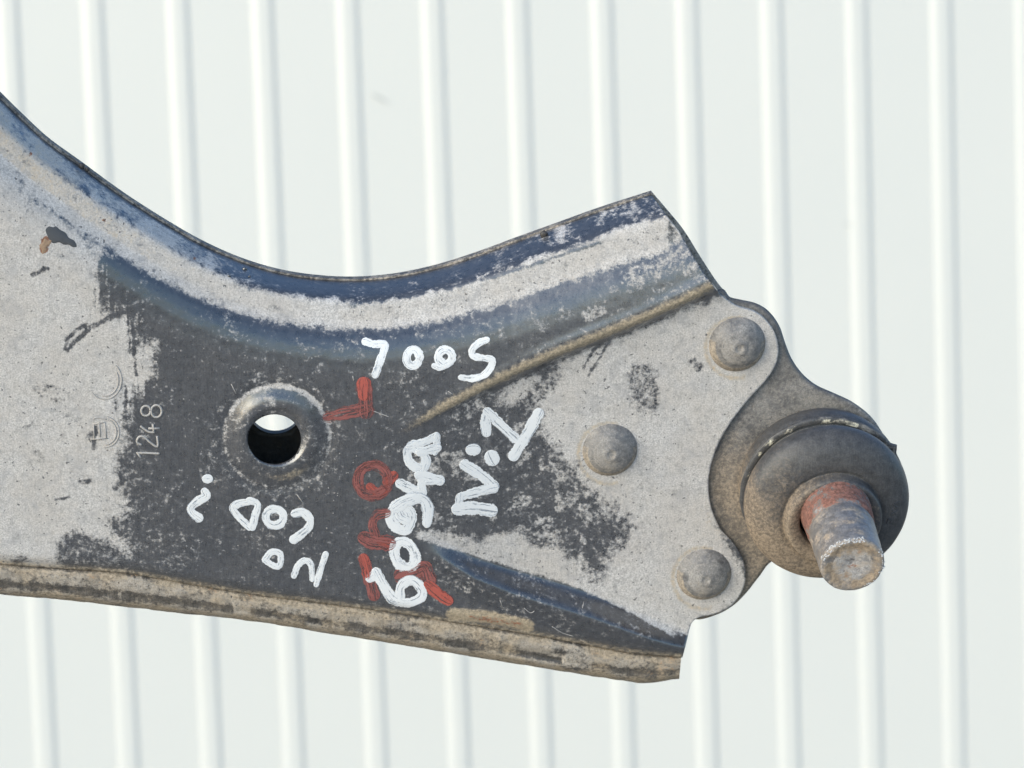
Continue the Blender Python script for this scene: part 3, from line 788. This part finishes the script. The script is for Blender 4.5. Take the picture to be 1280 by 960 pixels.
# ------------------------------------------------------------------ hand painted marks
layer = [0]
def ribbon(parts, name, mat):
    """parts: list of (points, width, [closed]); laid on the surface as a thin film of paint"""
    V, Fc, UV = [], [], []
    for prt in parts:
        pts, w = prt[0], prt[1]; closed = len(prt) > 2 and prt[2]
        layer[0] += 1; lift = .30 + .10 * (layer[0] % 5); w = w * 1.32 * (1.18 if mat is not m_white else 1)
        q = smooth(pts, 1.2, closed) if len(pts) > 2 else smooth([pts[0], ((pts[0][0] + pts[1][0]) / 2, (pts[0][1] + pts[1][1]) / 2), pts[1]], 1.2)
        if closed: q = np.concatenate([q, q[:3]])
        n = len(q); tg = np.gradient(q, axis=0); tg /= np.hypot(tg[:, 0], tg[:, 1])[:, None] + 1e-9
        s = np.concatenate([[0], np.cumsum(np.hypot(*(q[1:] - q[:-1]).T))])
        if not closed:      # round caps
            k_ = 5; e0 = [q[0] - tg[0] * w / 2 * math.sin(a) for a in np.linspace(math.pi / 2, .2, k_)]
            e1 = [q[-1] + tg[-1] * w / 2 * math.sin(a) for a in np.linspace(.2, math.pi / 2, k_)]
            cw = [max(.04, math.cos(a)) for a in np.linspace(math.pi / 2, .2, k_)]
            q = np.concatenate([e0, q, e1]); tg = np.concatenate([[tg[0]] * k_, tg, [tg[-1]] * k_])
            wd = np.concatenate([cw, np.ones(n), cw[::-1]]); s = np.concatenate([[0] * k_, s, [s[-1]] * k_]) + np.arange(len(q)) * .01
        else: wd = np.ones(n)
        seed = layer[0]
        wd = wd * (1 + .45 * (fbm(s + seed * 90, s * 0, 9, seed, 3) - .5))
        nm = np.stack([-tg[:, 1], tg[:, 0]], 1)
        b = len(V); m = 7
        for i in range(len(q)):
            for j in range(m):
                t = j / (m - 1) - .5
                p = q[i] + nm[i] * t * w * wd[i]
                V.append((p[0], p[1], lift + .25 * (1 - (2 * t) ** 4))); UV.append((j / (m - 1) + seed * 0, s[i] / w + seed * 3.7))
        for i in range(len(q) - 1):
            for j in range(m - 1): Fc.append((b + i * m + j, b + i * m + j + 1, b + (i + 1) * m + j + 1, b + (i + 1) * m + j))
    V = np.array(V)
    W = P(V[:, 0], V[:, 1], h_panel(V[:, 0], V[:, 1]) + V[:, 2])
    me = bpy.data.meshes.new(name); me.from_pydata(W.tolist(), [], Fc)
    uv = me.uv_layers.new(name='UVMap'); li = np.zeros(len(me.loops), np.int32); me.loops.foreach_get('vertex_index', li)
    uv.data.foreach_set('uv', np.array(UV, np.float32)[li].ravel())
    return link(name, me, mat, arm)
def Z(ox, oy, pts): return [(ox + x / 4, oy + y / 4) for x, y in pts]
def oval(cx, cy, rx, ry, rot=0, n=14):
    o_ = []
    for t in np.linspace(0, 2 * math.pi, n, endpoint=False):
        a, b = rx * math.cos(t), ry * math.sin(t)
        o_.append((cx + a * math.cos(rot) - b * math.sin(rot), cy + a * math.sin(rot) + b * math.cos(rot)))
    return o_
A_ = lambda p: Z(400, 400, p); B_ = lambda p: Z(400, 560, p); C_ = lambda p: Z(120, 460, p); D_ = lambda p: Z(280, 520, p)
WM, RM = 'white_paint_mark', 'red_paint_mark'
# red first, under the white
ribbon([(A_([(45, 483), (130, 465), (225, 447)]), 10.5), (A_([(228, 455), (226, 380), (220, 325)]), 13)], RM, m_red)
ribbon([(A_([(221, 370), (221, 345), (219, 318)]), 11)], RM, m_red_b)
ribbon([(oval(466, 600, 18.5, 18.5, .5), 8.5, True), (oval(466, 601, 22, 22, .5), 5, True)], RM, m_red)
ribbon([(A_([(338, 806), (352, 795), (366, 782)]), 9), (A_([(250, 835), (275, 855), (300, 862), (325, 850)]), 7)], RM, m_red_b)
ribbon([(B_([(330, 325), (285, 335), (262, 380), (275, 430)]), 8), (B_([(228, 452), (270, 468), (340, 475)]), 13)], RM, m_red)
ribbon([(B_([(312, 470), (338, 478)]), 10)], RM, m_red_b)
ribbon([(B_([(222, 560), (236, 610), (255, 680), (270, 735)]), 10), (B_([(410, 640), (470, 620), (520, 600), (545, 660)]), 13)], RM, m_red)
ribbon([(B_([(217, 555), (232, 600), (238, 630)]), 9), (B_([(545, 690), (590, 730), (638, 760)]), 10)], RM, m_red_b)
# 7005
ribbon([(A_([(228, 108), (268, 120), (322, 120), (320, 150), (300, 205), (277, 272)]), 8)], WM, m_white)
ribbon([(oval(516.2, 447, 8, 10.2, .1), 8.2, True)], WM, m_white)
ribbon([(oval(556.5, 446, 8.6, 8.8, .1), 8.4, True), (A_([(572, 230), (600, 240), (640, 222)]), 6)], WM, m_white)
ribbon([(A_([(832, 100), (795, 115), (760, 150), (768, 180), (815, 190), (858, 200), (852, 240), (815, 278), (760, 292), (708, 288)]), 7)], WM, m_white)
# the column of figures
ribbon([(A_([(470, 622), (437, 655), (445, 705), (480, 738), (515, 735)]), 9), (A_([(520, 735), (530, 700), (510, 660), (475, 640)]), 9.5), (A_([(455, 628), (520, 610), (580, 582)]), 8.5),
        (A_([(584, 582), (582, 625), (575, 660)]), 7), (A_([(500, 660), (545, 650), (585, 640)]), 9)], WM, m_white)
ribbon([(A_([(402, 818), (440, 838), (505, 862)]), 10), (A_([(508, 775), (508, 820), (512, 862)]), 9.5), (A_([(495, 775), (545, 785), (600, 802)]), 9.5), (A_([(540, 812), (590, 806)]), 6)], WM, m_white)
ribbon([(B_([(535, 370), (540, 310), (525, 265), (490, 250), (430, 265), (380, 295)]), 11.5), (B_([(375, 290), (352, 345), (380, 395), (425, 410), (452, 370), (450, 325), (420, 290)]), 11), (B_([(385, 310), (400, 345), (425, 360)]), 11)], WM, m_white)
ribbon([(oval(506, 693.5, 12.2, 17.2, -.42), 10.5, True)], WM, m_white)
ribbon([(B_([(250, 650), (285, 625)]), 9), (B_([(282, 622), (320, 690), (360, 750), (410, 772), (460, 770), (505, 745), (508, 705), (470, 665), (430, 668), (402, 700), (400, 745)]), 10)], WM, m_white)
# N:1 and slash
ribbon([(B_([(725, 85), (775, 115), (830, 155), (868, 192)]), 11), (B_([(868, 200), (800, 215), (715, 240)]), 9.5), (B_([(700, 245), (690, 290)]), 8), (B_([(690, 305), (770, 300), (855, 312)]), 13)], WM, m_white)
ribbon([(A_([(764, 648), (768, 648)]), 14)], WM, m_white)
ribbon([(A_([(858, 686), (862, 694)]), 14)], WM, m_white)
ribbon([(A_([(832, 560), (828, 510), (838, 462)]), 10), (A_([(838, 462), (900, 520), (975, 592)]), 10)], WM, m_white)
ribbon([(A_([(1092, 468), (1035, 570), (968, 678)]), 11)], WM, m_white)
# COD ?
ribbon([(C_([(556, 554), (559, 554)]), 10)], WM, m_white)
ribbon([(C_([(545, 620), (552, 642), (505, 668), (474, 700), (485, 728), (515, 750)]), 8.6)], WM, m_white)
ribbon([(C_([(775, 665), (710, 680), (684, 698), (705, 735), (765, 795)]), 7.6), (C_([(782, 795), (795, 740), (808, 682), (770, 662)]), 7.6)], WM, m_white)
ribbon([(oval(343.2, 646.5, 11, 10.4, 0), 8.2, True)], WM, m_white)
ribbon([(C_([(995, 728), (1035, 722), (1070, 760), (1060, 800), (1020, 835), (988, 858)]), 8.4)], WM, m_white)
# No
ribbon([(D_([(208, 712), (240, 680), (280, 690), (282, 735), (270, 752), (235, 742), (205, 718)]), 6.2)], WM, m_white)
ribbon([(D_([(350, 798), (370, 748), (405, 722), (435, 745), (440, 815)]), 6), (D_([(508, 692), (485, 760), (462, 840)]), 6.4)], WM, m_white)

# ------------------------------------------------------------------ stamped marks
def surf_line(pts, lift=.2, step=1.5):
    q = smooth(pts, step) if len(pts) > 2 else np.array([pts[0], ((pts[0][0] + pts[1][0]) / 2, (pts[0][1] + pts[1][1]) / 2), pts[1]])
    return list(P(q[:, 0], q[:, 1], h_panel(q[:, 0], q[:, 1]) + lift))
def ring(cx, cy, rx, ry, a0=0, a1=360):
    return [(cx + rx * math.cos(math.radians(t)), cy + ry * math.sin(math.radians(t))) for t in np.linspace(a0, a1, 18)]
join_tubes('stamped_digit', [surf_line(C_([(205, 420), (225, 450)])), surf_line(C_([(205, 425), (250, 425), (318, 428)]))], 1.45, m_stamp)
join_tubes('stamped_digit', [surf_line(C_([(228, 385), (205, 370), (215, 345), (240, 345), (275, 375), (308, 392), (306, 340)]))], 1.45, m_stamp)
join_tubes('stamped_digit', [surf_line(C_([(222, 290), (262, 318), (292, 322)])), surf_line(C_([(290, 325), (284, 280)])), surf_line(C_([(262, 302), (318, 302)]))], 1.45, m_stamp)
join_tubes('stamped_digit', [surf_line(ring(182.5, 513.5, 5.8, 6.2)), surf_line(ring(195.6, 514, 6.6, 7.6))], 1.45, m_stamp)
E1 = [surf_line(ring(131, 475, 21, 24, -50, 140)), surf_line(ring(131, 475, 17, 20, -30, 100))]
E2 = [surf_line(ring(131, 540, 18, 19, -80, 95)), surf_line(ring(131, 540, 14.5, 16, -80, 90)),
      surf_line([(117, 524), (120, 522), (133, 524)]), surf_line([(117, 530), (118, 548)]), surf_line([(124, 528), (125, 546)]), surf_line([(131, 528), (133, 548)]), surf_line([(113, 549), (135, 548)]),
      surf_line([(117, 530), (131, 528)])]
join_tubes('stamped_emblem', E1, .8, m_stamp)
join_tubes('stamped_emblem', E2, .8, m_stamp)

# torn flake of grey metal with an orange stain beside it
def patch(name, outline, lift, mat, n=20):
    o_ = smooth(outline, 1.5, True); c = o_.mean(0); V = []; Fc = []
    R_ = 5; m = len(o_)
    for i in range(R_ + 1):
        t = i / R_
        for p in o_: V.append((c[0] + (p[0] - c[0]) * t, c[1] + (p[1] - c[1]) * t, lift * (1 - t ** 4) + .05))
    for i in range(R_):
        for j in range(m): Fc.append((i * m + j, i * m + (j + 1) % m, (i + 1) * m + (j + 1) % m, (i + 1) * m + j))
    V = np.array(V); W = P(V[:, 0], V[:, 1], h_panel(V[:, 0], V[:, 1]) + V[:, 2])
    me = bpy.data.meshes.new(name); me.from_pydata(W.tolist(), [], Fc); return link(name, me, mat, arm)
patch('metal_flake', [(57, 288), (61, 283), (66, 284), (70, 283), (75, 287), (82, 291), (86, 297), (93, 301), (96, 308), (91, 309), (86, 306), (80, 306), (74, 303), (66, 304), (61, 298)], .7, m_chip)
patch('rust_spot', [(49, 307), (53, 303), (56, 298), (60, 301), (65, 299), (63, 305), (59, 308), (58, 313), (53, 318), (52, 312)], .5, m_orange)
# fine hair scratches, bright and short
for i, pts in enumerate([[(289, 480), (295, 492)], [(371, 618), (380, 630)], [(441, 470), (442, 476)], [(655, 760), (663, 766), (668, 764)], [(690, 783), (703, 791), (716, 795)],
                         [(462, 512), (478, 518), (486, 521)], [(560, 489), (566, 493)], [(625, 750), (628, 758)], [(728, 760), (730, 752)]]):
    join_tubes('scratch', [surf_line(pts, .1)], .55, m_stamp)
rnd = random.Random(3)
grains = []
def grain_cloud(n_, box, r0, r1, mat):
    import bmesh
    V, Fc = [], []
    for i in range(n_):
        x = rnd.uniform(box[0], box[2]); y = rnd.uniform(box[1], box[3])
        if math.hypot(x - 343, y - 549) < 38: continue
        r = rnd.uniform(r0, r1); b = len(V)
        for q in ((-1, -1), (1, -1), (1, 1), (-1, 1)): V.append((x + q[0] * r * rnd.uniform(.5, 1), y + q[1] * r * rnd.uniform(.5, 1), .05))
        V.append((x, y, r * .6)); 
        for m in range(4): Fc.append((b + (m + 1) % 4, b + m, b + 4))
    V = np.array(V)
    ok = None
    W = P(V[:, 0], V[:, 1], h_panel(V[:, 0], V[:, 1]) + V[:, 2])
    me = bpy.data.meshes.new('grit'); me.from_pydata(W.tolist(), [], Fc)
    o = link('grit', me, mat, arm, False); o['kind'] = 'stuff'
grain_cloud(170, (200, 440, 830, 690), .35, .95, m_stamp)
